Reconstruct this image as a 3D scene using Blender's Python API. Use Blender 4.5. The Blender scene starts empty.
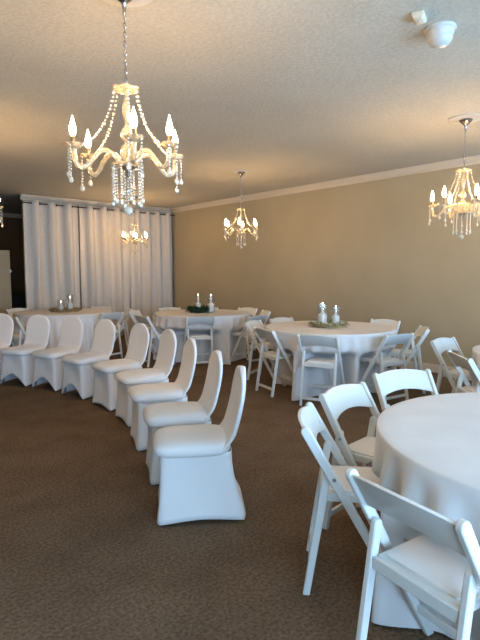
import bpy, bmesh, math, random
from mathutils import Vector, Matrix
random.seed(7)
PI = math.pi
C = bpy.context.scene.collection
H = 1.45          # camera height
CEIL = 2.97
XR = 6.83         # right wall
YB = 10.42        # wall behind the curtain
YS = -2.3         # wall behind the camera, with the windows
XL = -3.0
YF = 14.0         # far wall of the dark recess

# ------------------------------------------------------------------ materials
def mat(name, base, rough=0.6, metal=0.0, spec=0.5, **kw):
    m = bpy.data.materials.new(name); m.use_nodes = True
    b = m.node_tree.nodes['Principled BSDF']
    b.inputs['Base Color'].default_value = (*base, 1)
    b.inputs['Roughness'].default_value = rough
    b.inputs['Metallic'].default_value = metal
    b.inputs['Specular IOR Level'].default_value = spec
    for k, v in kw.items():
        b.inputs[k.replace('_', ' ')].default_value = v
    return m

def noisy(m, c1, c2, scale, lo=.35, hi=.65, bump=0.0, bscale=None, bdist=.01, detail=4, c3=None, s3=2.0):
    nt = m.node_tree; n = nt.nodes; b = n['Principled BSDF']
    tc = n.new('ShaderNodeTexCoord')
    no = n.new('ShaderNodeTexNoise'); no.inputs['Scale'].default_value = scale; no.inputs['Detail'].default_value = detail
    nt.links.new(tc.outputs['Object'], no.inputs['Vector'])
    cr = n.new('ShaderNodeValToRGB')
    cr.color_ramp.elements[0].position = lo; cr.color_ramp.elements[0].color = (*c1, 1)
    cr.color_ramp.elements[1].position = hi; cr.color_ramp.elements[1].color = (*c2, 1)
    nt.links.new(no.outputs['Fac'], cr.inputs['Fac'])
    out = cr.outputs['Color']
    if c3:
        n3 = n.new('ShaderNodeTexNoise'); n3.inputs['Scale'].default_value = s3; n3.inputs['Detail'].default_value = 3
        nt.links.new(tc.outputs['Object'], n3.inputs['Vector'])
        r3 = n.new('ShaderNodeValToRGB'); r3.color_ramp.elements[0].position = .4; r3.color_ramp.elements[1].position = .7
        r3.color_ramp.elements[0].color = (1, 1, 1, 1); r3.color_ramp.elements[1].color = (*c3, 1)
        mx = n.new('ShaderNodeMix'); mx.data_type = 'RGBA'; mx.blend_type = 'MULTIPLY'; mx.inputs[0].default_value = 1
        nt.links.new(n3.outputs['Fac'], r3.inputs['Fac'])
        nt.links.new(out, mx.inputs[6]); nt.links.new(r3.outputs['Color'], mx.inputs[7]); out = mx.outputs[2]
    nt.links.new(out, b.inputs['Base Color'])
    if bump:
        nb = n.new('ShaderNodeTexNoise'); nb.inputs['Scale'].default_value = bscale or scale; nb.inputs['Detail'].default_value = 5
        nt.links.new(tc.outputs['Object'], nb.inputs['Vector'])
        bp = n.new('ShaderNodeBump'); bp.inputs['Strength'].default_value = bump; bp.inputs['Distance'].default_value = bdist
        nt.links.new(nb.outputs['Fac'], bp.inputs['Height']); nt.links.new(bp.outputs['Normal'], b.inputs['Normal'])
    return m

M = {}
M['wall'] = noisy(mat('tan_wall_paint', (.47, .38, .26), .75, spec=.25), (.425, .366, .245), (.455, .392, .264), 1.5, bump=.08, bscale=60, bdist=.004)
M['recess'] = mat('shade_toned_tan_wall', (.17, .105, .055), .8, spec=.2)  # tan wall of the unlit recess, its shade put into a dark brown base
M['ceiling'] = noisy(mat('textured_ceiling', (.62, .58, .5), .85, spec=.2), (.52, .50, .425), (.60, .575, .49), 40, .35, .65, bump=.8, bscale=42, bdist=.007, c3=(.95, .94, .92), s3=1.3)
M['carpet'] = noisy(mat('brown_carpet', (.09, .06, .04), .95, spec=.1), (.110, .070, .041), (.255, .172, .110), 60, .3, .72, bump=.7, bscale=110, bdist=.01, detail=6, c3=(.80, .78, .76), s3=3.0)
M['trim'] = mat('cream_trim_paint', (.66, .59, .47), .45)
M['curtain'] = noisy(mat('grey_white_curtain_cloth', (.6, .57, .53), .85, spec=.1), (.57, .535, .48), (.63, .59, .53), 40, bump=.05, bscale=300, bdist=.002)
M['rod'] = mat('dark_bronze_metal', (.035, .025, .02), .4, .6)
M['cloth'] = noisy(mat('white_tablecloth', (.74, .73, .72), .8, spec=.15), (.71, .70, .69), (.76, .75, .74), 5, bump=.05, bscale=200, bdist=.002)
M['spandex'] = mat('white_stretch_cover', (.83, .82, .81), .55, spec=.3, Sheen_Weight=.15)
M['chair'] = noisy(mat('white_resin', (.74, .76, .74), .38, spec=.4), (.72, .74, .72), (.76, .78, .76), 8)
M['pad'] = mat('white_vinyl_pad', (.80, .78, .76), .42, spec=.4)
M['steel'] = mat('steel_bolt', (.35, .35, .36), .35, .9)
M['glide'] = mat('black_rubber', (.02, .02, .02), .7)
M['chrome'] = mat('chrome', (.5, .48, .46), .15, 1.0)
M['white_plastic'] = mat('white_plastic', (.60, .60, .56), .35)
M['cream_plastic'] = mat('cream_plastic', (.70, .62, .46), .4)
M['crystal'] = mat('crystal_glass', (1, .86, .60), .10, spec=1.0, Transmission_Weight=.72, IOR=1.5)
M['bead'] = mat('crystal_bead', (1, .90, .72), .06, spec=1.0, Transmission_Weight=.5, IOR=1.55)
M['frost'] = mat('frosted_crystal', (.95, .95, .92), .35, spec=.9, Transmission_Weight=.25)
M['sleeve'] = mat('dark_candle_sleeve', (.16, .12, .08), .4, .5)
M['wax'] = mat('ivory_wax', (.85, .82, .74), .5, Subsurface_Weight=.0)
M['leaf'] = noisy(mat('dark_green_leaf', (.02, .06, .02), .5), (.012, .035, .015), (.035, .085, .03), 30)
M['wicker'] = noisy(mat('gold_brown_wreath', (.3, .22, .09), .7), (.24, .17, .07), (.58, .47, .25), 35)
M['petal'] = noisy(mat('cream_blossom', (.6, .56, .42), .7), (.62, .59, .44), (.84, .80, .66), 30)
M['sage'] = noisy(mat('sage_leaf', (.2, .22, .1), .7), (.22, .21, .09), (.44, .41, .22), 30)
M['wood'] = mat('table_wood', (.30, .20, .12), .5)
M['beige'] = mat('beige_laminate', (.40, .31, .19), .6)
M['black'] = mat('black_laminate', (.008, .008, .009), .45)
M['frame'] = mat('white_window_frame', (.7, .7, .68), .4)

def glassy(name, tint, fac):
    m = bpy.data.materials.new(name); m.use_nodes = True
    nt = m.node_tree; nt.nodes.clear()
    o = nt.nodes.new('ShaderNodeOutputMaterial'); mx = nt.nodes.new('ShaderNodeMixShader')
    t = nt.nodes.new('ShaderNodeBsdfTransparent'); g = nt.nodes.new('ShaderNodeBsdfGlossy')
    t.inputs[0].default_value = (*tint, 1); g.inputs['Roughness'].default_value = .05
    f = nt.nodes.new('ShaderNodeLayerWeight'); f.inputs[0].default_value = .25
    a = nt.nodes.new('ShaderNodeMath'); a.operation = 'MULTIPLY_ADD'; a.inputs[1].default_value = .45; a.inputs[2].default_value = fac
    nt.links.new(f.outputs['Fresnel' if fac == 0 else 'Facing'], a.inputs[0]); nt.links.new(a.outputs[0], mx.inputs[0])
    nt.links.new(t.outputs[0], mx.inputs[1]); nt.links.new(g.outputs[0], mx.inputs[2]); nt.links.new(mx.outputs[0], o.inputs[0])
    return m
M['pane'] = glassy('window_glass', (.97, .99, 1), .0)
M['glass'] = glassy('clear_glass', (.98, .99, .985), .05)
def emis(name, col, s):
    m = bpy.data.materials.new(name); m.use_nodes = True
    b = m.node_tree.nodes['Principled BSDF']
    b.inputs['Base Color'].default_value = (.9, .8, .6, 1)
    b.inputs['Emission Color'].default_value = (*col, 1); b.inputs['Emission Strength'].default_value = s
    return m
BULB = 310.0
M['bulb'] = emis('lit_bulb', (1, .62, .30), BULB)
M['flame'] = emis('candle_flame_light', (1, .88, .70), 9)

# ------------------------------------------------------------------ mesh helpers
def obj(name, bm, m, parent=None, smooth=True, bevel=0, angle=40):
    me = bpy.data.meshes.new(name)
    bmesh.ops.recalc_face_normals(bm, faces=bm.faces)
    bm.to_mesh(me); bm.free()
    o = bpy.data.objects.new(name, me); C.objects.link(o)
    me.materials.append(m)
    if smooth:
        for p in me.polygons: p.use_smooth = True
    if smooth and angle < 180:
        me.set_sharp_from_angle(angle=math.radians(angle))
    if parent: o.parent = parent
    if bevel:
        b = o.modifiers.new('bevel', 'BEVEL'); b.width = bevel; b.segments = 2; b.limit_method = 'ANGLE'; b.harden_normals = False
    return o
def tag(o, label, cat, group=None):
    o['label'] = label; o['category'] = cat
    if group: o['group'] = group
    return o
def thing(name, label, cat, loc=(0, 0, 0), rotz=0, group=None):
    o = bpy.data.objects.new(name, None); C.objects.link(o)
    o.empty_display_size = .1
    o.location = loc; o.rotation_euler = (0, 0, rotz)
    return tag(o, label, cat, group)
def struct(name, bm, m, parent=None, **k):
    o = obj(name, bm, m, parent, **k)
    if parent is None: o['kind'] = 'structure'
    return o
def dup(root, loc, rotz, label, group=None, scale=None):
    r = root.copy(); C.objects.link(r); r.location = loc; r.rotation_euler = (0, 0, rotz); r['label'] = label
    if group: r['group'] = group
    if scale: r.scale = scale
    for ch in list(root.children):
        c = ch.copy(); C.objects.link(c); c.parent = r
        for g in list(ch.children):
            d = g.copy(); C.objects.link(d); d.parent = c
    return r
def box(bm, x0, x1, y0, y1, z0, z1):
    vs = [bm.verts.new((x, y, z)) for z in (z0, z1) for x, y in ((x0, y0), (x1, y0), (x1, y1), (x0, y1))]
    for f in ((0, 3, 2, 1), (4, 5, 6, 7), (0, 1, 5, 4), (1, 2, 6, 5), (2, 3, 7, 6), (3, 0, 4, 7)):
        bm.faces.new([vs[i] for i in f])
def B(*a):
    bm = bmesh.new(); box(bm, *a); return bm
def loft(bm, rings, cap0=True, cap1=True, closed=True):
    rv = [[bm.verts.new(p) for p in r] for r in rings]
    n = len(rv[0])
    for a, b in zip(rv, rv[1:]):
        for i in range(n if closed else n - 1):
            j = (i + 1) % n
            bm.faces.new((a[i], a[j], b[j], b[i]))
    if cap0: bm.faces.new(rv[0][::-1])
    if cap1: bm.faces.new(rv[-1])
def lathe(bm, prof, n=16, cx=0, cy=0, cap0=True, cap1=True):
    loft(bm, [[(cx + max(r, .0004) * math.cos(2 * PI * i / n), cy + max(r, .0004) * math.sin(2 * PI * i / n), z) for i in range(n)] for r, z in prof], cap0, cap1)
def tube(bm, pts, r, n=8):
    P = [Vector(p) for p in pts]; rings = []
    up = Vector((0, 0, 1))
    prev = None
    for i, p in enumerate(P):
        t = (P[min(i + 1, len(P) - 1)] - P[max(i - 1, 0)]).normalized()
        if prev is None:
            a = t.orthogonal().normalized()
        else:
            a = (prev - t * prev.dot(t)).normalized()
        prev = a; b = t.cross(a)
        rr = r[i] if isinstance(r, (list, tuple)) else r
        rings.append([tuple(p + (a * math.cos(2 * PI * k / n) + b * math.sin(2 * PI * k / n)) * rr) for k in range(n)])
    loft(bm, rings)
def ball(bm, c, r, sub=1, sz=1):
    g = bmesh.ops.create_icosphere(bm, subdivisions=sub, radius=r, matrix=Matrix.Translation(c) @ Matrix.Diagonal((1, 1, sz, 1)))
def prism_x(bm, poly, x0, x1):      # polygon given in (y, z)
    loft(bm, [[(x0, y, z) for y, z in poly], [(x1, y, z) for y, z in poly]])
def bar_poly(a, b, w, round_a=False, flat_b=True, wb=None):   # tapered bar in the (y,z) plane from a to b, half width w
    a = Vector(a); b = Vector(b); t = (b - a).normalized(); nrm = Vector((-t.y, t.x)); wb = wb or w
    out = []
    if round_a:
        for k in range(9):
            an = PI * k / 8
            out.append(tuple(a + nrm * w * math.cos(an) - t * w * math.sin(an)))
    else:
        out += [tuple(a + nrm * w), tuple(a - nrm * w)]
    if flat_b:                       # foot cut level with the floor
        for s in (-1, 1):
            p = b + nrm * wb * s; p = p + t * ((b.y - p.y) / t.y)
            out.append(tuple(p))
    else:
        out += [tuple(b - nrm * wb), tuple(b + nrm * wb)]
    return out

# ------------------------------------------------------------------ room shell
struct('floor', B(XL, XR + .15, YS, YF, -.1, 0), M['carpet'], smooth=False)
struct('ceiling', B(XL, XR + .15, YS, YF, CEIL, CEIL + .12), M['ceiling'], smooth=False)
struct('wall_right', B(XR, XR + .15, YS, YF, 0, CEIL), M['wall'], smooth=False)
struct('wall_left', B(XL - .15, XL, YS, YF, 0, CEIL), M['wall'], smooth=False)
XC = 3.33    # left end of the curtained wall
struct('wall_back', B(XC + .07, XR, YB, YB + .2, 0, CEIL), M['wall'], smooth=False)
struct('wall_far', B(XL, XR, YF, YF + .15, 0, CEIL), M['recess'], smooth=False)
struct('wall_recess', B(1.2, XC + .3, YB + .2 + 3.0, YF - .005, 0, CEIL), M['recess'], smooth=False)
# wall behind the camera with three windows
wins = [(-1.9, .2), (.9, 3.3), (3.9, 6.3)]
Z0, Z1 = .35, 2.45
bm = bmesh.new(); xs = XL
for a, b in wins:
    box(bm, xs, a, YS - .15, YS, 0, CEIL); box(bm, a, b, YS - .15, YS, 0, Z0); box(bm, a, b, YS - .15, YS, Z1, CEIL); xs = b
box(bm, xs, XR + .15, YS - .15, YS, 0, CEIL)
struct('wall_front', bm, M['wall'], smooth=False)
for i, (a, b) in enumerate(wins):
    w = B(a, b, YS - .12, YS - .03, Z0, Z0 + .05)
    box(w, a, b, YS - .12, YS - .03, Z1 - .05, Z1); box(w, a, a + .05, YS - .12, YS - .03, Z0 + .05, Z1 - .05); box(w, b - .05, b, YS - .12, YS - .03, Z0 + .05, Z1 - .05)
    m_ = (a + b) / 2; box(w, m_ - .025, m_ + .025, YS - .12, YS - .03, Z0 + .05, Z1 - .05)
    f = struct('window_%d' % (i + 1), w, M['frame'], smooth=False)
    obj('pane', B(a + .04, b - .04, YS - .08, YS - .075, Z0 + .04, Z1 - .04), M['pane'], f, smooth=False)
    L = bpy.data.lights.new('window_portal', 'AREA'); L.shape = 'RECTANGLE'; L.size = b - a; L.size_y = Z1 - Z0
    L.cycles.is_portal = True
    lo = bpy.data.objects.new('window_portal', L); C.objects.link(lo)
    lo.location = (m_, YS - .16, (Z0 + Z1) / 2); lo.rotation_euler = (PI / 2, 0, PI)
    lo.rotation_euler = Vector((0, 1, 0)).to_track_quat('-Z', 'Z').to_euler()

def crown(name, p0, p1, inward, m=M['trim'], s=1.0):
    # moulding profile: (distance from the wall, drop below the ceiling)
    prof = [(0, 0), (.085, 0), (.085, .012), (.07, .02), (.055, .045), (.03, .07), (.018, .078), (.018, .095), (0, .095)]
    p0 = Vector(p0); p1 = Vector(p1); inw = Vector(inward); bm = bmesh.new()
    loft(bm, [[tuple(Vector((p.x, p.y, CEIL)) + inw * d * s + Vector((0, 0, -z * s))) for d, z in prof] for p in (p0, p1)])
    return struct(name, bm, m, angle=25)
crown('trim_right', (XR, YS, 0), (XR, YB - .09, 0), (-1, 0, 0))
crown('trim_back', (XC - .02, YB, 0), (XR, YB, 0), (0, -1, 0))
crown('trim_far', (XL, YF, 0), (XR, YF, 0), (0, -1, 0))
bb = B(XR - .016, XR, YS, YB, 0, .10); box(bb, XR - .01, XR, YS, YB, .10, .115)
struct('baseboard_right', bb, M['trim'], smooth=False)
struct('baseboard_back', B(XC, XR - .02, YB - .016, YB, 0, .11), M['trim'], smooth=False)

# ------------------------------------------------------------------ curtain wall
YC = 10.24; RODZ = 2.80
rodt = thing('curtain_rod', 'long thin dark curtain rod running just under the crown moulding', 'curtain rod', (XC, YC, RODZ))
bm = bmesh.new(); tube(bm, [(-.03, 0, 0), (XR - XC - .04, 0, 0)], .012, 10); obj('pole', bm, M['rod'], rodt)
for x in (.10, 1.71, XR - XC - .06):
    bm = bmesh.new(); box(bm, x - .008, x + .008, 0.004, YB - YC, -.012, .012); box(bm, x - .02, x + .02, YB - YC - .006, YB - YC, -.04, .04)
    obj('bracket', bm, M['rod'], rodt)
for x in (-.035, XR - XC - .03):
    bm = bmesh.new(); ball(bm, (x, 0, 0), .019, 2); obj('finial', bm, M['rod'], rodt)
panels = [(XC - .03, 4.42, 'white curtain panel at the left end, beside the dark recess', 3.4), (4.435, 5.58, 'white curtain panel in the middle of the three', 3.55), (5.595, XR - .07, 'white curtain panel at the right end, against the tan wall', 4.3)]
def curtain(x0, x1, label, nf, seed):
    rnd = random.Random(seed)
    w = x1 - x0; N = 120
    ph = [rnd.uniform(-.35, .35) for _ in range(12)]; am = [rnd.uniform(.75, 1.2) for _ in range(12)]
    def f(u, v):       # v = 0 top, 1 hem
        k = u * nf * 2
        i = int(k) % 12; fr = k - int(k)
        a = am[i] * (1 - fr) + am[(i + 1) % 12] * fr
        q = 2 * PI * (u * nf + .06 * math.sin(3 * v + seed) * math.sin(PI * u))
        sq = math.sin(q); y = .064 * a * (abs(sq) ** .75) * (1 if sq > 0 else -1) + .014 * math.sin(2 * q + ph[i % 12] * 3 + 2 * v) * v + .012 * math.sin(5.3 * u * 2 * PI + seed + 3 * v) * v
        y *= (1 - .15 * v)
        return y
    bm = bmesh.new(); zt = RODZ + .055; rows = []
    for j in range(25):
        v = j / 24; z = zt * (1 - v) + .02 * v
        rows.append([(x0 + w * i / N + .008 * math.sin(9 * v + i * .2) * v, YC + f(i / N, v), z) for i in range(N + 1)])
    loft(bm, rows, False, False, closed=False)
    o = obj('curtain', bm, M['curtain'], angle=180)
    s = o.modifiers.new('thick', 'SOLIDIFY'); s.thickness = .003
    tag(o, label, 'curtain', 'curtain panels on the back wall')
    # grommets where the cloth crosses the rod
    for k in range(int(nf * 2) + 1):
        u = k / (2 * nf)
        if u < .01 or u > .995: continue
        g = bmesh.new(); R_, r_ = .024, .005; n1, n2 = 16, 6
        rings = []
        for a in range(n1):
            A = 2 * PI * a / n1
            ring = []
            for b in range(n2):
                Bq = 2 * PI * b / n2
                rr = R_ + r_ * math.cos(Bq)
                ring.append((x0 + w * u + r_ * math.sin(Bq), YC + rr * math.cos(A), RODZ + rr * math.sin(A)))
            rings.append(ring)
        rings.append(rings[0]); loft(g, rings, False, False)
        bmesh.ops.remove_doubles(g, verts=g.verts, dist=1e-5)
        obj('grommet', g, M['rod'], o)
    return o
for i, (a, b, l, nf) in enumerate(panels): curtain(a, b, l, nf, i + 1)

# recess objects
t = thing('divider_panel', 'tall beige panel with a small white latch, left of the curtain', 'divider', (2.72, 10.55, 0), math.radians(12))
bm = B(-.55, .42, -.02, .02, .04, 1.88); obj('panel', bm, M['beige'], t, bevel=.006)
for x in (-.45, .32):
    obj('foot', B(x - .03, x + .03, -.18, .18, 0, .045), M['beige'], t, bevel=.006)
bm = B(.405, .44, -.045, -.02, 1.455, 1.48); box(bm, .395, .43, -.03, -.018, 1.43, 1.50); obj('latch', bm, M['white_plastic'], t, bevel=.004)
t = thing('cabinet', 'low black cabinet in the dark recess beyond the curtain end', 'cabinet', (3.2, 11.9, 0), 0)
obj('body', B(-.6, .6, -.25, .25, .05, .92), M['black'], t, bevel=.005)
obj('top', B(-.63, .63, -.28, .27, .92, .95), M['black'], t, bevel=.005)
for s in (-1, 1):
    d = obj('door', B(min(s * .01, s * .58), max(s * .01, s * .58), -.27, -.25, .09, .9), M['black'], t, bevel=.003)
    obj('handle', B(s * .06 - .006, s * .06 + .006, -.295, -.27, .5, .62), M['steel'], d)
for x in (-.55, .55):
    for y in (-.2, .2): obj('leg', B(x - .025, x + .025, y - .025, y + .025, 0, .05), M['black'], t)

# ------------------------------------------------------------------ folding chairs
def make_folding():
    t = thing('folding_chair', 'x', 'chair')
    W = .222; HB = .785
    st_top = (-.245, HB - .022); st_bot = (.205, 0)
    def stile_y(z): return st_top[0] + (st_bot[0] - st_top[0]) * (st_top[1] - z) / st_top[1]
    for s in (-1, 1):
        bm = bmesh.new(); prism_x(bm, bar_poly(st_top, st_bot, .021, True, True, .017), s * (W - .012) - .0125, s * (W - .012) + .0125)
        o = obj('side_rail', bm, M['chair'], t, bevel=.005)
        bm = bmesh.new(); z = .56
        tube(bm, [(s * (W + .0025), stile_y(z) + .005, z), (s * (W + .006), stile_y(z) + .005, z)], .008, 10); obj('bolt', bm, M['steel'], o)
        bm = bmesh.new(); xc = s * (W - .042)
        prism_x(bm, bar_poly((stile_y(.575) - .015, .575), (-.235, 0), .019, True, True, .016), xc - .0125, xc + .0125)
        obj('leg', bm, M['chair'], t, bevel=.005)
    # curved back panel, arched below
    bm = bmesh.new(); rings = []
    hw = W - .027; N = 16
    for i in range(N + 1):
        u = -1 + 2 * i / N; x = hw * u
        bow = -.022 * (1 - u * u)
        zt = HB - .016 + .020 * (1 - abs(u) ** 2.2); zb = .640 + .028 * (1 - u * u)
        yt = stile_y(zt) + bow; yb = stile_y(zb) + bow
        rings.append([(x, yt - .009, zt - .003), (x, yt, zt), (x, yt + .009, zt - .003), (x, yb + .009, zb + .003), (x, yb, zb), (x, yb - .009, zb + .003)])
    loft(bm, rings); obj('backrest', bm, M['chair'], t, angle=50)
    # seat: frame and inset pad
    zs = .476; x1 = W - .058
    def rrect(hx, y0, y1, z, r, n=5):
        out = []
        for cx, cy, a0 in ((hx - r, y1 - r, 0), (-hx + r, y1 - r, 90), (-hx + r, y0 + r, 180), (hx - r, y0 + r, 270)):
            for k in range(n + 1):
                a = math.radians(a0 + 90 * k / n); out.append((cx + r * math.cos(a), cy + r * math.sin(a), z + .02 * (cy + r * math.sin(a))))
        return out
    bm = bmesh.new()
    loft(bm, [rrect(x1, -.165, .212, zs - .036, .02), rrect(x1, -.165, .212, zs - .004, .02), rrect(x1 - .004, -.161, .208, zs, .02)])
    fr = obj('seat_frame', bm, M['chair'], t, angle=35)
    bm = bmesh.new()
    loft(bm, [rrect(x1 - .018, -.146, .194, zs - .002, .025), rrect(x1 - .018, -.146, .194, zs + .008, .025), rrect(x1 - .026, -.138, .186, zs + .011, .025), rrect(x1 - .08, -.10, .12, zs + .013, .03)])
    obj('seat', bm, M['pad'], t, angle=60)
    # side ledger joining seat to rear legs, and pins
    for s in (-1, 1):
        bm = bmesh.new(); tube(bm, [(s * (x1 - .01), .03, zs - .022), (s * (W - .02), .03, zs - .022)], .007, 8); obj('pin', bm, M['steel'], fr)
        bm = bmesh.new(); tube(bm, [(s * (x1 - .01), -.155, zs - .022), (s * (W - .05), -.17, zs - .022)], .007, 8); obj('pin', bm, M['steel'], fr)
    # stretchers
    def stretcher(y, z, hx, h=.03):
        bm = B(-hx, hx, y - .009, y + .009, z - h / 2, z + h / 2); obj('stretcher', bm, M['chair'], t, bevel=.004)
    stretcher(-.223, .085, W - .055); stretcher(-.172, .447, W - .055, .045)
    stretcher(stile_y(.15), .15, W - .024)
    return t
fold = make_folding()
G4 = 'folding chairs at the nearest table'; G3 = 'folding chairs at the right middle table'; G2 = 'folding chairs at the centre back table'
G1 = 'folding chairs at the left back table'; G5 = 'folding chairs at the table cut off by the right edge'
FC = {  # x, y, rot (deg), table, label
 'A': (1.578, .749, 261, 4, 'white folding chair nearest the camera, seen from behind at the bottom right'),
 'B': (1.914, 1.345, 219, 4, 'white folding chair in side profile left of the nearest table, behind the closest one'),
 'C': (2.345, 1.512, 185, 4, 'white folding chair with arched back facing the nearest table, its seat in view'),
 'D': (2.925, 1.570, 158, 4, 'white folding chair behind the nearest table edge, only its arched back and rails showing'),
 'E': (4.290, 3.525, 294, 3, 'white folding chair squarely from behind, in front of the right middle table'),
 'F': (4.300, 4.190, 257, 3, 'white folding chair angled from behind at the left front of the right middle table'),
 'G': (4.690, 4.790, 201, 3, 'white folding chair left of the right middle table, mostly hidden behind the angled one'),
 'I': (5.215, 4.850, 178, 3, 'white folding chair behind the right middle table at left, only its backrest showing'),
 'J': (5.885, 3.920, 94, 3, 'white folding chair against the tan wall at the back right of the right middle table'),
 'K': (4.860, 3.165, 352, 3, 'white folding chair at the right front of the right middle table, seen from behind'),
 'L': (5.497, 3.280, 40, 3, 'white folding chair in side view, right of the right middle table by the wall'),
 'M': (4.805, 2.175, 180, 5, 'farther of two white folding chairs at right by the tan wall, back panel lit'),
 'N': (4.185, 1.707, 227, 5, 'white folding chair at the right picture edge, shaded side of its back panel showing'),
 'O': (4.560, 6.240, 334, 2, 'white folding chair squarely from behind, in front of the centre back table'),
 'P': (5.260, 5.870, 4, 2, 'white folding chair at the right front of the centre back table, in side view'),
 'H': (5.810, 6.355, 62, 2, 'white folding chair right of the centre back table, pushed between the two tables'),
 'S': (5.990, 6.915, 98, 2, 'white folding chair at the back right of the centre back table near the tan wall'),
 'R': (5.650, 7.500, 135, 2, 'white folding chair behind the candles of the centre back table'),
 'Q': (5.130, 7.720, 172, 2, 'white folding chair behind the centre back table, in front of the curtain corner'),
 'T': (4.440, 7.530, 222, 2, 'white folding chair left of the centre back table, the farther of its two left chairs'),
 'U': (4.130, 6.785, 267, 2, 'white folding chair left of the centre back table, the nearer of its two left chairs'),
 'V': (3.760, 7.830, 14, 1, 'white folding chair at the right front of the left back table'),
 'W': (4.180, 8.210, 70, 1, 'white folding chair right of the left back table, just behind its right front chair'),
 'Z': (4.150, 9.020, 120, 1, 'white folding chair behind the right half of the left back table, against the curtain'),
 'Y': (3.010, 9.400, 199, 1, 'white folding chair behind the left half of the left back table, by the dark recess'),
 'X': (2.500, 8.090, 293, 1, 'white folding chair at the left front of the left back table, behind the covered row'),
}
GR = {1: G1, 2: G2, 3: G3, 4: G4, 5: G5}
first = True
for k, (x, y, a, tb, lab) in FC.items():
    if first:
        fold.location = (x, y, 0); fold.rotation_euler = (0, 0, math.radians(a)); fold['label'] = lab; fold['group'] = GR[tb]; first = False
    else:
        dup(fold, (x, y, 0), math.radians(a), lab, GR[tb])

# ------------------------------------------------------------------ tables
TH = .772; TR = .80
TB = {1: (3.345, 8.49), 2: (5.02, 6.753), 3: (4.90, 3.946), 4: (2.353, .592), 5: (4.79, 1.243)}
def make_table(label):
    t = thing('round_table', label, 'table')
    bm = bmesh.new(); lathe(bm, [(TR - .02, TH - .034), (TR - .008, TH - .030), (TR - .008, TH - .008), (TR - .02, TH - .005)], 48); obj('tabletop', bm, M['wood'], t)
    for s in (-1, 1):
        bm = bmesh.new(); tube(bm, [(-.27, s * .22, .012), (-.27, s * .22, TH - .034)], .014, 8); obj('leg', bm, M['steel'], t)
        bm = bmesh.new(); tube(bm, [(.27, s * .22, .012), (.27, s * .22, TH - .034)], .014, 8); obj('leg', bm, M['steel'], t)
        bm = bmesh.new(); tube(bm, [(s * .27, -.22, .14), (s * .27, .22, .14)], .010, 8); obj('crossbar', bm, M['steel'], t)
    return t
tl = {1: 'round table under a white cloth at the left back, near the curtain', 2: 'round table under a white cloth at the centre back', 3: 'round table under a white cloth at the right middle by the tan wall', 4: 'round table under a white cloth nearest the camera', 5: 'round table under a white cloth mostly cut off by the right edge'}
cl = {1: 'white cloth on the left back table, carrying a golden wreath', 2: 'white cloth on the centre back table, carrying a dark green wreath', 3: 'white cloth on the right middle table, carrying a pale flower wreath', 4: 'large white cloth nearest the camera, hanging to the floor in folds', 5: 'white cloth of the table cut off by the right edge'}
base_t = None
def cloth(tb):
    cx, cy = TB[tb]
    chs = []
    for k, (x, y, a, b, l) in FC.items():
        if b == tb:
            ar = math.radians(a); fx, fy = x - math.sin(ar) * .215, y + math.cos(ar) * .215
            chs.append((math.atan2(fy - cy, fx - cx), math.hypot(fx - cx, fy - cy), .52 if math.hypot(x - cx, y - cy) < .74 else .37))
    rnd = random.Random(tb * 11)
    nf = 27 if tb == 4 else 28
    ph = rnd.uniform(0, 6); p2 = rnd.uniform(0, 6); p3 = rnd.uniform(0, 6)
    N = 480; bm = bmesh.new(); rings = []
    top = TH
    for r in (.02, .3, .6, .76): rings.append([(r * math.cos(2 * PI * i / N), r * math.sin(2 * PI * i / N), top) for i in range(N)])
    for r, z in ((TR - .008, top - .0002), (TR - .002, top - .002), (TR + .001, top - .008)):
        rings.append([(r * math.cos(2 * PI * i / N), r * math.sin(2 * PI * i / N), z) for i in range(N)])
    J = 34
    for j in range(1, J + 1):
        v = j / J; z = (top - .008) * (1 - v) + .012 * v
        ring = []
        for i in range(N):
            th = 2 * PI * i / N
            w = 1 - math.exp(-((v / .20) ** 1.7))
            # folds: sharp ridges
            q = nf * th + ph + 2.2 * math.sin(2 * th + p2) + 1.2 * math.sin(5 * th + p3)
            s = math.sin(q); fold_ = (abs(s) ** .8) * (1 if s > 0 else -1)
            s2 = math.sin(2.3 * nf / 2 * th + p3 + 1.3 * v)
            amp = (.020 + .010 * math.sin(3 * th + p3) + .008 * math.sin(7 * th + p2)) * (.6 + .6 * v) * (1.5 if tb == 4 else 1.1)
            r = TR + .001 + w * (amp * fold_ + .012 * s2 + .02 * v)
            # cloth pushed in by the chairs drawn up to the table
            for ta, fr, wd in chs:
                d = (th - ta + PI) % (2 * PI) - PI
                g = math.exp(-((d / wd) ** 6))
                push = max(0, TR + .05 - (fr - .035))
                s_ = min(1, max(0, (.590 - z) / .11)); s_ = s_ * s_ * (3 - 2 * s_)
                r = r - g * s_ * max(0, r - (TR + .05 - push) - .2 * w * amp * fold_)
                if z > .44:
                    lim = fr + .215 - (-.245 + .45 * (.763 - z) / .763) - .045
                    gg = math.exp(-((d / wd) ** 6))
                    r = r - gg * max(0, r - lim)
            ring.append((r * math.cos(th), r * math.sin(th), z))
        rings.append(ring)
    loft(bm, rings, True, False)
    o = obj('tablecloth', bm, M['cloth'], angle=180); o.location = (cx, cy, 0.0)
    tag(o, cl[tb], 'tablecloth', 'white round tablecloths')
for tb, (cx, cy) in TB.items():
    if base_t is None:
        base_t = make_table(tl[tb]); base_t.location = (cx, cy, 0); base_t['group'] = 'round folding tables'
    else:
        dup(base_t, (cx, cy, 0), math.radians(31 * tb), tl[tb])
    cloth(tb)

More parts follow.
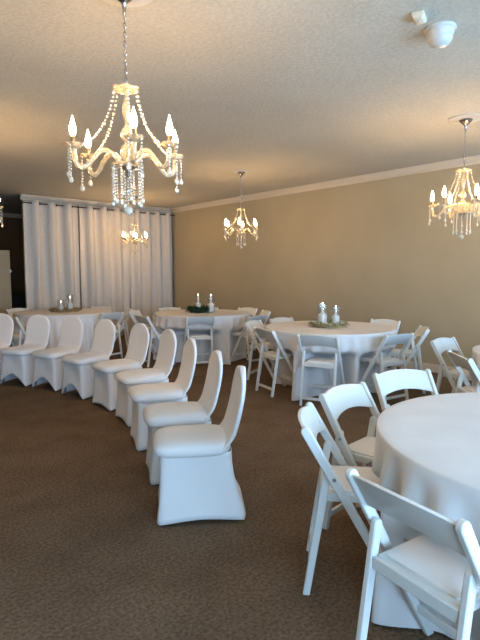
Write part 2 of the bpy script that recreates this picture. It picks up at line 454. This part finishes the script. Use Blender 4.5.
# ------------------------------------------------------------------ covered chairs
def sup(hx, hy, cx, cy, z, n=32, e=4.0):
    out = []
    for i in range(n):
        a = 2 * PI * i / n; c, s = math.cos(a), math.sin(a)
        k = (abs(c) ** e + abs(s) ** e) ** (-1 / e)
        out.append((cx + hx * c * k, cy + hy * s * k, z))
    return out
def make_covered(arch):
    t = thing('covered_chair', 'x', 'chair')
    # back cover: tall rounded panel leaning back
    bm = bmesh.new(); rings = []
    zb, zt = .40, .878
    for j in range(30):
        v = j / 29; v = 1 - (1 - v) ** 1.35
        z = zb + (zt - zb) * v
        yc = -.180 - .100 * ((z - .44) / .46) - .018 * math.sin(PI * v) + .06 * max(0, (.52 - z) / .12) ** 2
        if z > .70:
            q = min(1, (z - .70) / (zt - .70)); w = .203 * math.sqrt(max(0, 1 - q ** 2.25))
        else:
            w = .203 - .004 * (.70 - z) / .3
        th = .023 - .003 * v
        th *= min(1, w / .05) * .75 + .25
        ring = [(x, y + (.010 * (1 - (x / max(w, .01)) ** 2)) * -1, zz) for x, y, zz in sup(max(w, .004), th, 0, yc, z, 40, 3.2)]
        rings.append(ring)
    loft(bm, rings); o = obj('back_cover', bm, M['spandex'], t, angle=180)
    # seat cover: plump cushion
    bm = bmesh.new(); rings = []
    for hx, y0, y1, z, e in ((.194, -.17, .230, .392, 5), (.207, -.19, .250, .402, 5), (.213, -.20, .260, .418, 5), (.212, -.20, .260, .438, 4.5), (.204, -.195, .250, .455, 4.2), (.185, -.19, .228, .468, 3.8), (.14, -.17, .18, .477, 3.2), (.07, -.1, .09, .481, 2.5)):
        rings.append(sup(hx, (y1 - y0) / 2, 0, (y0 + y1) / 2, z, 48, e))
    loft(bm, rings); obj('seat_cover', bm, M['spandex'], t, angle=180)
    # skirt pulled taut between the four feet
    N = 96; J = 14; bm = bmesh.new(); rings = []
    for j in range(J + 1):
        v = j / J
        hx = .192 + .012 * v + .022 * v ** 2.5; y1 = .226 + .018 * v ** 2; y0 = -.205 - .012 * v - .068 * v ** 1.6
        ring = []
        base = sup(hx, (y1 - y0) / 2, 0, (y0 + y1) / 2, 0, N, 7 + 4 * v)
        for i, (x, y, _) in enumerate(base):
            a = 2 * PI * i / N
            c, s = math.cos(a), math.sin(a); m_ = max(abs(c), abs(s)); tq = min(abs(c), abs(s)) / m_   # 0 mid-side, 1 corner
            ar = (1 - tq ** 1.5)
            if abs(s) > abs(c): hz = arch if s > 0 else .10
            else: hz = .018
            hem = .010 + hz * ar
            z = .41 * (1 - v) + hem * v
            pinch = (.014 if abs(c) >= abs(s) else .020) * ar * math.sin(PI * min(1, v * 1.0)) + (.012 * ar * v)
            if abs(c) >= abs(s): x -= pinch * (1 if c > 0 else -1)
            else: y -= pinch * (1 if s > 0 else -1)
            ring.append((x, y, z))
        rings.append(ring)
    loft(bm, rings, False, False); o = obj('skirt', bm, M['spandex'], t, angle=180)
    s = o.modifiers.new('thick', 'SOLIDIFY'); s.thickness = .003; s.offset = -1
    for sx in (-1, 1):
        for y_t, y_b in ((.165, .198), (-.16, -.238)):
            bm = bmesh.new(); tube(bm, [(sx * .150, y_t, .39), (sx * .186, y_b, .012)], .011, 8); l = obj('leg', bm, M['steel'], t)
            bm = bmesh.new(); lathe(bm, [(.013, 0), (.014, .004), (.012, .014)], 10, sx * .186, y_b); obj('glide', bm, M['glide'], l)
    return t
ca = make_covered(.03); cb = make_covered(.15)
cov = [(1.746, 2.418, 57, 'white covered banquet chair at the near right end of the curved row, nearest the camera'),
       (1.993, 2.955, 64, 'white covered banquet chair second from the near end of the curved row'),
       (2.238, 3.613, 69, 'white covered banquet chair third from the near end of the curved row'),
       (2.466, 4.281, 80, 'white covered banquet chair fourth from the near end of the curved row'),
       (2.549, 4.950, 91, 'white covered banquet chair in the middle of the curved row of nine'),
       (2.486, 5.621, 101, 'white covered banquet chair fourth from the left end of the curved row, arched front hem'),
       (2.362, 6.250, 110, 'white covered banquet chair third from the left end of the curved row, arched front hem'),
       (2.130, 6.760, 118, 'white covered banquet chair second from the left edge of the picture, in the curved row'),
       (1.815, 7.250, 122, 'white covered banquet chair cut off by the left edge of the picture')]
GC = 'covered banquet chairs in the curved row'
for i, (x, y, a, lab) in enumerate(cov):
    p = ca if i < 5 else cb
    if i in (0, 5):
        p.location = (x, y, 0); p.rotation_euler = (0, 0, math.radians(a)); p['label'] = lab; p['group'] = GC
    else: dup(p, (x, y, 0), math.radians(a), lab, GC)

# ------------------------------------------------------------------ chandeliers (origin on the ceiling, z down)
def make_chandelier(ks=1.0, sh=0.0, angles=None, med=1.0):
    bot = -1.18
    def zt(z): return bot + sh + (z - bot) * ks
    t = thing('chandelier', 'x', 'chandelier')
    bm = bmesh.new(); lathe(bm, [(.165, 0), (.168, -.006), (.150, -.012), (.140, -.010), (.120, -.018), (.095, -.014), (.07, -.014)], 40); bmesh.ops.scale(bm, vec=(med, med, 1), verts=bm.verts); obj('ceiling_medallion', bm, M['white_plastic'], t)
    bm = bmesh.new(); lathe(bm, [(.062, -.012), (.064, -.018), (.058, -.030), (.040, -.048), (.022, -.062), (.012, -.075), (.009, -.12), (.004, -.125)], 24); obj('canopy', bm, M['chrome'], t)
    bm = bmesh.new(); z = -.12; k = 0
    while z > zt(-.455) + .01:
        pts = []
        for a in range(9):
            A = 2 * PI * a / 8; dx = .008 * math.cos(A); dz = .016 * math.sin(A)
            pts.append((dx, 0, z - .014 + dz) if k % 2 else (0, dx, z - .014 + dz))
        tube(bm, pts, .0022, 5); z -= .024; k += 1
    obj('chain', bm, M['chrome'], t)
    # central column: stacked glass shapes
    bm = bmesh.new()
    lathe(bm, [(.004, -.43), (.012, -.44), (.018, -.455), (.012, -.47), (.008, -.50), (.013, -.53), (.02, -.56), (.024, -.60), (.018, -.63), (.010, -.66), (.014, -.68),
               (.030, -.70), (.038, -.725), (.030, -.75), (.016, -.765), (.02, -.78), (.034, -.80), (.040, -.83), (.034, -.87), (.022, -.89)], 20)
    obj('column', bm, M['crystal'], t)
    bm = bmesh.new(); lathe(bm, [(.025, -.875), (.045, -.885), (.050, -.90), (.040, -.915), (.022, -.925), (.014, -.95), (.008, -.97)], 20); obj('hub', bm, M['chrome'], t)
    # top crown dish
    bm = bmesh.new(); n = 36
    rings = [[(r * (1 + sc * .12 * math.cos(6 * 2 * PI * i / n)) * math.cos(2 * PI * i / n), r * (1 + sc * .12 * math.cos(6 * 2 * PI * i / n)) * math.sin(2 * PI * i / n), z) for i in range(n)] for r, z, sc in ((.012, -.488, 0), (.04, -.495, .5), (.066, -.482, 1), (.072, -.470, 1), (.066, -.476, 1), (.04, -.484, .5), (.012, -.48, 0))]
    loft(bm, rings); obj('crown_dish', bm, M['crystal'], t)
    # arms
    NA = 6; R = .298
    for k in range(NA):
        A = math.radians(angles[k]) if angles else 2 * PI * k / NA; ca_, sa_ = math.cos(A), math.sin(A)
        P = [(.030, -.900), (.055, -.865), (.09, -.835), (.13, -.825), (.165, -.845), (.20, -.888), (.23, -.922), (.265, -.928), (.288, -.902), (R - .003, -.86), (R, -.83)]
        # Catmull-Rom smoothing
        S = []
        for i in range(len(P) - 1):
            p0 = P[max(i - 1, 0)]; p1 = P[i]; p2 = P[i + 1]; p3 = P[min(i + 2, len(P) - 1)]
            for q in (0, .5):
                S.append(tuple(.5 * (2 * p1[d] + (-p0[d] + p2[d]) * q + (2 * p0[d] - 5 * p1[d] + 4 * p2[d] - p3[d]) * q * q + (-p0[d] + 3 * p1[d] - 3 * p2[d] + p3[d]) * q ** 3) for d in (0, 1)))
        S.append(P[-1])
        bm = bmesh.new(); tube(bm, [(r * ca_, r * sa_, z) for r, z in S], [.0125 + .0028 * (i % 2) for i in range(len(S))], 8)
        arm = obj('arm', bm, M['crystal'], t, angle=180)
        cx, cy = R * ca_, R * sa_
        # scalloped drip dish
        bm = bmesh.new(); n = 30; rings = []
        for r, z, sc in ((.010, -0.835, 0), (.03, -0.831, .4), (.046, -0.817, 1), (.050, -0.808, 1), (.045, -0.813, 1), (.03, -0.825, .4), (.010, -0.828, 0)):
            rings.append([(cx + r * (1 + .1 * sc * math.cos(8 * 2 * PI * i / n)) * math.cos(2 * PI * i / n), cy + r * (1 + .1 * sc * math.cos(8 * 2 * PI * i / n)) * math.sin(2 * PI * i / n), z) for i in range(n)])
        loft(bm, rings); obj('drip_dish', bm, M['crystal'], arm)
        bm = bmesh.new(); lathe(bm, [(.009, -0.830), (.0115, -0.825), (.0115, -0.770), (.009, -0.765)], 12, cx, cy); obj('candle_sleeve', bm, M['sleeve'], arm)
        bm = bmesh.new(); lathe(bm, [(.009, -0.767), (.013, -0.757), (.0170, -0.743), (.0175, -0.730), (.0150, -0.713), (.0095, -0.693), (.0045, -0.675), (.001, -0.660)], 12, cx, cy); obj('bulb', bm, M['bulb'], arm)
        # swag of beads from the crown dish to the drip dish
        bm = bmesh.new(); nb = 23
        for i in range(nb):
            u = i / (nb - 1)
            r = .066 + (R - .022 - .066) * (u ** 1.35)
            z = -.480 + (-.830 + .480) * u - .060 * math.sin(PI * u)
            ball(bm, (r * ca_, r * sa_, z), .0092 if i % 2 else .0068, 1)
        obj('bead_swag', bm, M['bead'], t, angle=180)
        # two pendants hanging from each dish
        for s in (-1, 1):
            px = cx + .040 * math.cos(A + s * 1.0); py = cy + .040 * math.sin(A + s * 1.0)
            bm = bmesh.new(); ln = .17 if s > 0 else .13
            q = 0
            while q < ln:
                ball(bm, (px, py, -0.827 - q), .0070, 1); q += .018
            ball(bm, (px, py, -0.827 - ln - .014), .0145, 1, 1.3)
            obj('pendant', bm, M['bead'], arm, angle=20)
    # beaded skirt under the hub
    bm = bmesh.new(); lathe(bm, [(.02, -.905), (.08, -.900), (.090, -.893), (.092, -.902), (.08, -.908), (.02, -.912)], 30); obj('skirt_plate', bm, M['crystal'], t)
    for k in range(10):
        A = 2 * PI * k / 10 + .2; bm = bmesh.new(); ln = .17 + .02 * (k % 2)
        q = .0
        while q < ln:
            ball(bm, (.084 * math.cos(A), .084 * math.sin(A), -.912 - q), .0072, 1); q += .0175
        ball(bm, (.084 * math.cos(A), .084 * math.sin(A), -.912 - ln - .015), .0135, 1, 1.35)
        obj('bead_strand', bm, M['bead'], t, angle=20)
    bm = bmesh.new(); q = .97
    while q < 1.12:
        ball(bm, (0, 0, -q), .007, 1); q += .018
    ball(bm, (0, 0, -1.045), .014, 1)
    obj('centre_strand', bm, M['bead'], t)
    bm = bmesh.new(); ball(bm, (0, 0, -1.155), .026, 2); obj('crystal_ball', bm, M['bead'], t, angle=10)
    for c in t.children:
        if c.name.split('.')[0] in ('ceiling_medallion', 'canopy', 'chain'): continue
        for q in [c] + list(c.children):
            for v in q.data.vertices: v.co = (v.co.x * ks, v.co.y * ks, zt(v.co.z))
    return t
ch = make_chandelier(.97, -.02, [7, 50, 108, 180, 230, 284])
ch_r = make_chandelier(.97, -.01)
ch_s = make_chandelier(.84, .02, None, .65)
chs = [(1.405, 2.575, 'large lit crystal chandelier nearest the camera at the upper left'),
       (5.096, 5.839, 'lit crystal chandelier hanging in front of the tan wall near the picture centre'),
       (5.062, 2.402, 'lit crystal chandelier at the right edge of the picture'),
       (5.10, 9.10, 'small distant lit crystal chandelier in front of the curtain'),
       (1.36, 5.90, 'lit crystal chandelier cut off by the left edge of the picture')]
for i, (x, y, lab) in enumerate(chs):
    toCam = math.atan2(-y, -x)
    rz = toCam + math.radians((0, -6, 25, -6, 10)[i])
    pr = (ch, ch_s, ch_r, ch_s, ch_r)[i]
    if i < 3:
        pr.location = (x, y, CEIL); pr.rotation_euler = (0, 0, rz); pr['label'] = lab; pr['group'] = 'crystal chandeliers'
    else: dup(pr, (x, y, CEIL), rz, lab)

# ------------------------------------------------------------------ ceiling fittings
t = thing('smoke_detector', 'round white domed smoke detector on the ceiling at the upper right', 'smoke detector', (3.105, 1.660, CEIL))
bm = bmesh.new(); lathe(bm, [(.092, 0), (.095, -.008), (.092, -.018), (.084, -.020)], 32); obj('base', bm, M['white_plastic'], t)
bm = bmesh.new(); lathe(bm, [(.084, -.019), (.083, -.038), (.077, -.045), (.076, -.060), (.070, -.080), (.055, -.100), (.032, -.112), (.002, -.116)], 32); obj('dome', bm, M['white_plastic'], t, angle=50)
t = thing('ceiling_sensor', 'small cream box fixed to the ceiling beside the smoke detector', 'sensor', (2.86, 1.665, CEIL), math.radians(20)); t.scale = (1.25, 1.25, 1.1)
bm = bmesh.new(); loft(bm, [[(-.05, -.028, 0), (.05, -.028, 0), (.05, .028, 0), (-.05, .028, 0)], [(-.05, -.028, -.018), (.05, -.028, -.018), (.05, .028, -.018), (-.05, .028, -.018)], [(-.038, -.018, -.034), (.030, -.018, -.034), (.030, .018, -.034), (-.038, .018, -.034)]])
obj('housing', bm, M['cream_plastic'], t, bevel=.004)
bm = bmesh.new(); lathe(bm, [(.008, -.033), (.008, -.037), (.004, -.039)], 12, -.005, 0); obj('lens', bm, M['white_plastic'], t)

# ------------------------------------------------------------------ centrepieces
def leaf(bm, p, yaw, pitch, ln, w):
    m = Matrix.Translation(p) @ Matrix.Rotation(yaw, 4, 'Z') @ Matrix.Rotation(-pitch, 4, 'Y')
    c = [(0, 0, 0), (ln * .35, w, .15 * w), (ln * .75, w * .7, 0), (ln, 0, -.1 * ln), (ln * .75, -w * .7, 0), (ln * .35, -w, .15 * w), (ln * .5, 0, -.3 * w)]
    v = [bm.verts.new(m @ Vector(q)) for q in c]
    for i in range(6): bm.faces.new((v[i], v[(i + 1) % 6], v[6]))
def wreath(loc, R, r, leafmat, ringmat, nleaf, ln, w, label, blossoms=0, seed=1, flat=1.0, up=1.0):
    rnd = random.Random(seed)
    t = thing('wreath', label, 'wreath', loc, 0, 'wreath centrepieces')
    bm = bmesh.new()
    for s in range(3):
        pts = [((R + r * .45 * math.cos(5 * a + s * 2.1)) * math.cos(a), (R + r * .45 * math.cos(5 * a + s * 2.1)) * math.sin(a), r * .55 + r * .35 * math.sin(5 * a + s * 2.1)) for a in [2 * PI * i / 48 for i in range(49)]]
        tube(bm, pts, r * .22, 6)
    obj('ring', bm, ringmat, t)
    bm = bmesh.new()
    for i in range(nleaf):
        a = rnd.uniform(0, 2 * PI); b = rnd.uniform(-.1, PI + .1)
        p = ((R + r * .7 * math.cos(b)) * math.cos(a), (R + r * .7 * math.cos(b)) * math.sin(a), max(.006, r * .5 + r * .8 * math.sin(b)))
        pit = rnd.uniform(-.1, .9) * up
        leaf(bm, p, a + rnd.uniform(-1.4, 1.4) + (PI if b > 1.6 else 0), pit, ln * rnd.uniform(.7, 1.2), w)
    o = obj('leaves', bm, leafmat, t, smooth=False); o['kind'] = 'stuff'
    for i in range(blossoms):
        a = 2 * PI * i / blossoms + rnd.uniform(-.1, .1); bm = bmesh.new(); rr = R + rnd.uniform(-.4, .5) * r
        c = Vector((rr * math.cos(a), rr * math.sin(a), r * 1.0 + rnd.uniform(0, .01)))
        for q in range(9): leaf(bm, c, q * 2 * PI / 9 * 1.0, .35 + .5 * (q % 2), .036, .013)
        ball(bm, c + Vector((0, 0, .008)), .008, 1)
        obj('blossom', bm, M['petal'], t, smooth=False)
    return t
def candle_set(x, y, z, h=.10, r=.014, lab=''):
    t = thing('candle', lab, 'candle', (x, y, z), 0, 'candles in the centrepieces')
    bm = bmesh.new(); lathe(bm, [(r, 0), (r, h - .004), (r * .8, h), (r * .3, h - .003)], 14); obj('wax', bm, M['wax'], t)
    bm = bmesh.new(); lathe(bm, [(.001, h - .002), (.0055, h + .008), (.0065, h + .014), (.004, h + .026), (.0005, h + .038)], 10); obj('flame', bm, M['flame'], t)
def holder(x, y, z, r, h, lab):
    t = thing('hurricane_glass', lab, 'candle holder', (x, y, z), 0, 'glass candle holders in the centrepieces')
    bm = bmesh.new(); lathe(bm, [(r * .9, 0), (r, .006), (r, h), (r - .003, h), (r - .003, .014), (.001, .012)], 28, cap1=False); obj('cylinder', bm, M['glass'], t)
    return t
def block(x, y, z, r, h, lab):
    t = thing('candle_stand', lab, 'candle stand', (x, y, z), 0, 'crystal candle stands in the centrepieces')
    bm = bmesh.new(); lathe(bm, [(r * .95, 0), (r, .006), (r, h * .42), (r * .88, h * .46), (r, h * .5), (r * .96, h * .92), (r * .7, h)], 10); o = obj('faceted_base', bm, M['frost'], t, smooth=False)
    bm = bmesh.new(); lathe(bm, [(r * .45, h), (r * .5, h + .012), (r * .35, h + .012), (r * .35, h + .004)], 12, cap1=False); obj('cup', bm, M['frost'], t)
def votive(x, y, z, lab):
    t = thing('votive_cup', lab, 'candle cup', (x, y, z), 0, 'small white votives on the flower wreath')
    bm = bmesh.new(); lathe(bm, [(.020, 0), (.026, .05), (.023, .05), (.018, .008)], 16); obj('cup', bm, M['wax'], t)
ZT = TH + .002
def camdir(ang):  # unit vectors of the view: right and away, in the plane
    th = math.radians(41); return Vector((math.cos(th), -math.sin(th))), Vector((math.sin(th), math.cos(th)))
RT, AW = camdir(0)
def near(tb, r, a): 
    p = Vector(TB[tb]) + RT * r + AW * a; return p.x, p.y
def sethold(tb, r, a, rad, h, bh, what, cand=.085):
    x, y = near(tb, r, a)
    holder(x, y, ZT, rad, h, 'clear glass cylinder round a candle, %s' % what)
    block(x, y, ZT + .013, rad * .86, bh, 'faceted clear stand under a candle, %s' % what)
    candle_set(x, y, ZT + .013 + bh + .0125 - .007, cand, .0125, 'white candle with a bright tip, %s' % what)
x, y = near(3, .0, .0)
wreath((x, y, ZT), .19, .036, M['sage'], M['wicker'], 330, .05, .011, 'pale sage and cream flower wreath on the right middle table', 24, 3)
sethold(3, -.085, .0, .066, .285, .15, 'left and taller in the pale flower wreath', .10)
sethold(3, .085, .02, .057, .235, .125, 'right and shorter in the pale flower wreath', .085)
for i, (r, a, l) in enumerate(((0.0, -.065, 'small white votive between the two glass cylinders of the flower wreath'), (.115, -.045, 'small white votive right of the cylinders, at the front of the flower wreath'), (.13, .06, 'small white votive at the far right inside the flower wreath'))):
    vx, vy = near(3, r, a); votive(vx, vy, ZT, l)
x, y = near(2, -.06, .0)
wreath((x, y, ZT), .125, .045, M['leaf'], M['leaf'], 420, .075, .018, 'dark green leafy wreath on the centre back table', 0, 4, up=1.3)
sethold(2, -.06, .0, .05, .22, .14, 'rising from the middle of the dark green wreath', .12)
sethold(2, .15, .03, .068, .24, .135, 'right of the dark green wreath', .12)
x, y = near(1, .03, .0)
wreath((x, y, ZT), .215, .036, M['wicker'], M['wicker'], 380, .055, .012, 'golden brown woven wreath on the left back table', 0, 5, up=.6)
sethold(1, -.04, .0, .06, .20, .07, 'left in the golden wreath', .06)
sethold(1, .12, .0, .055, .29, .13, 'right in the golden wreath', .08)

# ------------------------------------------------------------------ daylight
w = bpy.data.worlds.new('world'); bpy.context.scene.world = w; w.use_nodes = True
bg = w.node_tree.nodes['Background']; bg.inputs[0].default_value = (.44, .69, 1.0, 1); bg.inputs[1].default_value = 16.5

# ------------------------------------------------------------------ camera
cam = bpy.data.cameras.new('camera'); co = bpy.data.objects.new('camera', cam); C.objects.link(co)
co.location = (0, 0, H); co.rotation_euler = (math.radians(90 - 5.48), 0, math.radians(-41))
cam.sensor_fit = 'HORIZONTAL'; cam.sensor_width = 36; cam.lens = 500 / 480 * 36; cam.clip_start = .05
sc = bpy.context.scene; sc.camera = co
sc.view_settings.view_transform = 'Standard'; sc.view_settings.look = 'None'; sc.view_settings.gamma = 1; sc.view_settings.use_curve_mapping = False
sc.view_settings.exposure = 0.08
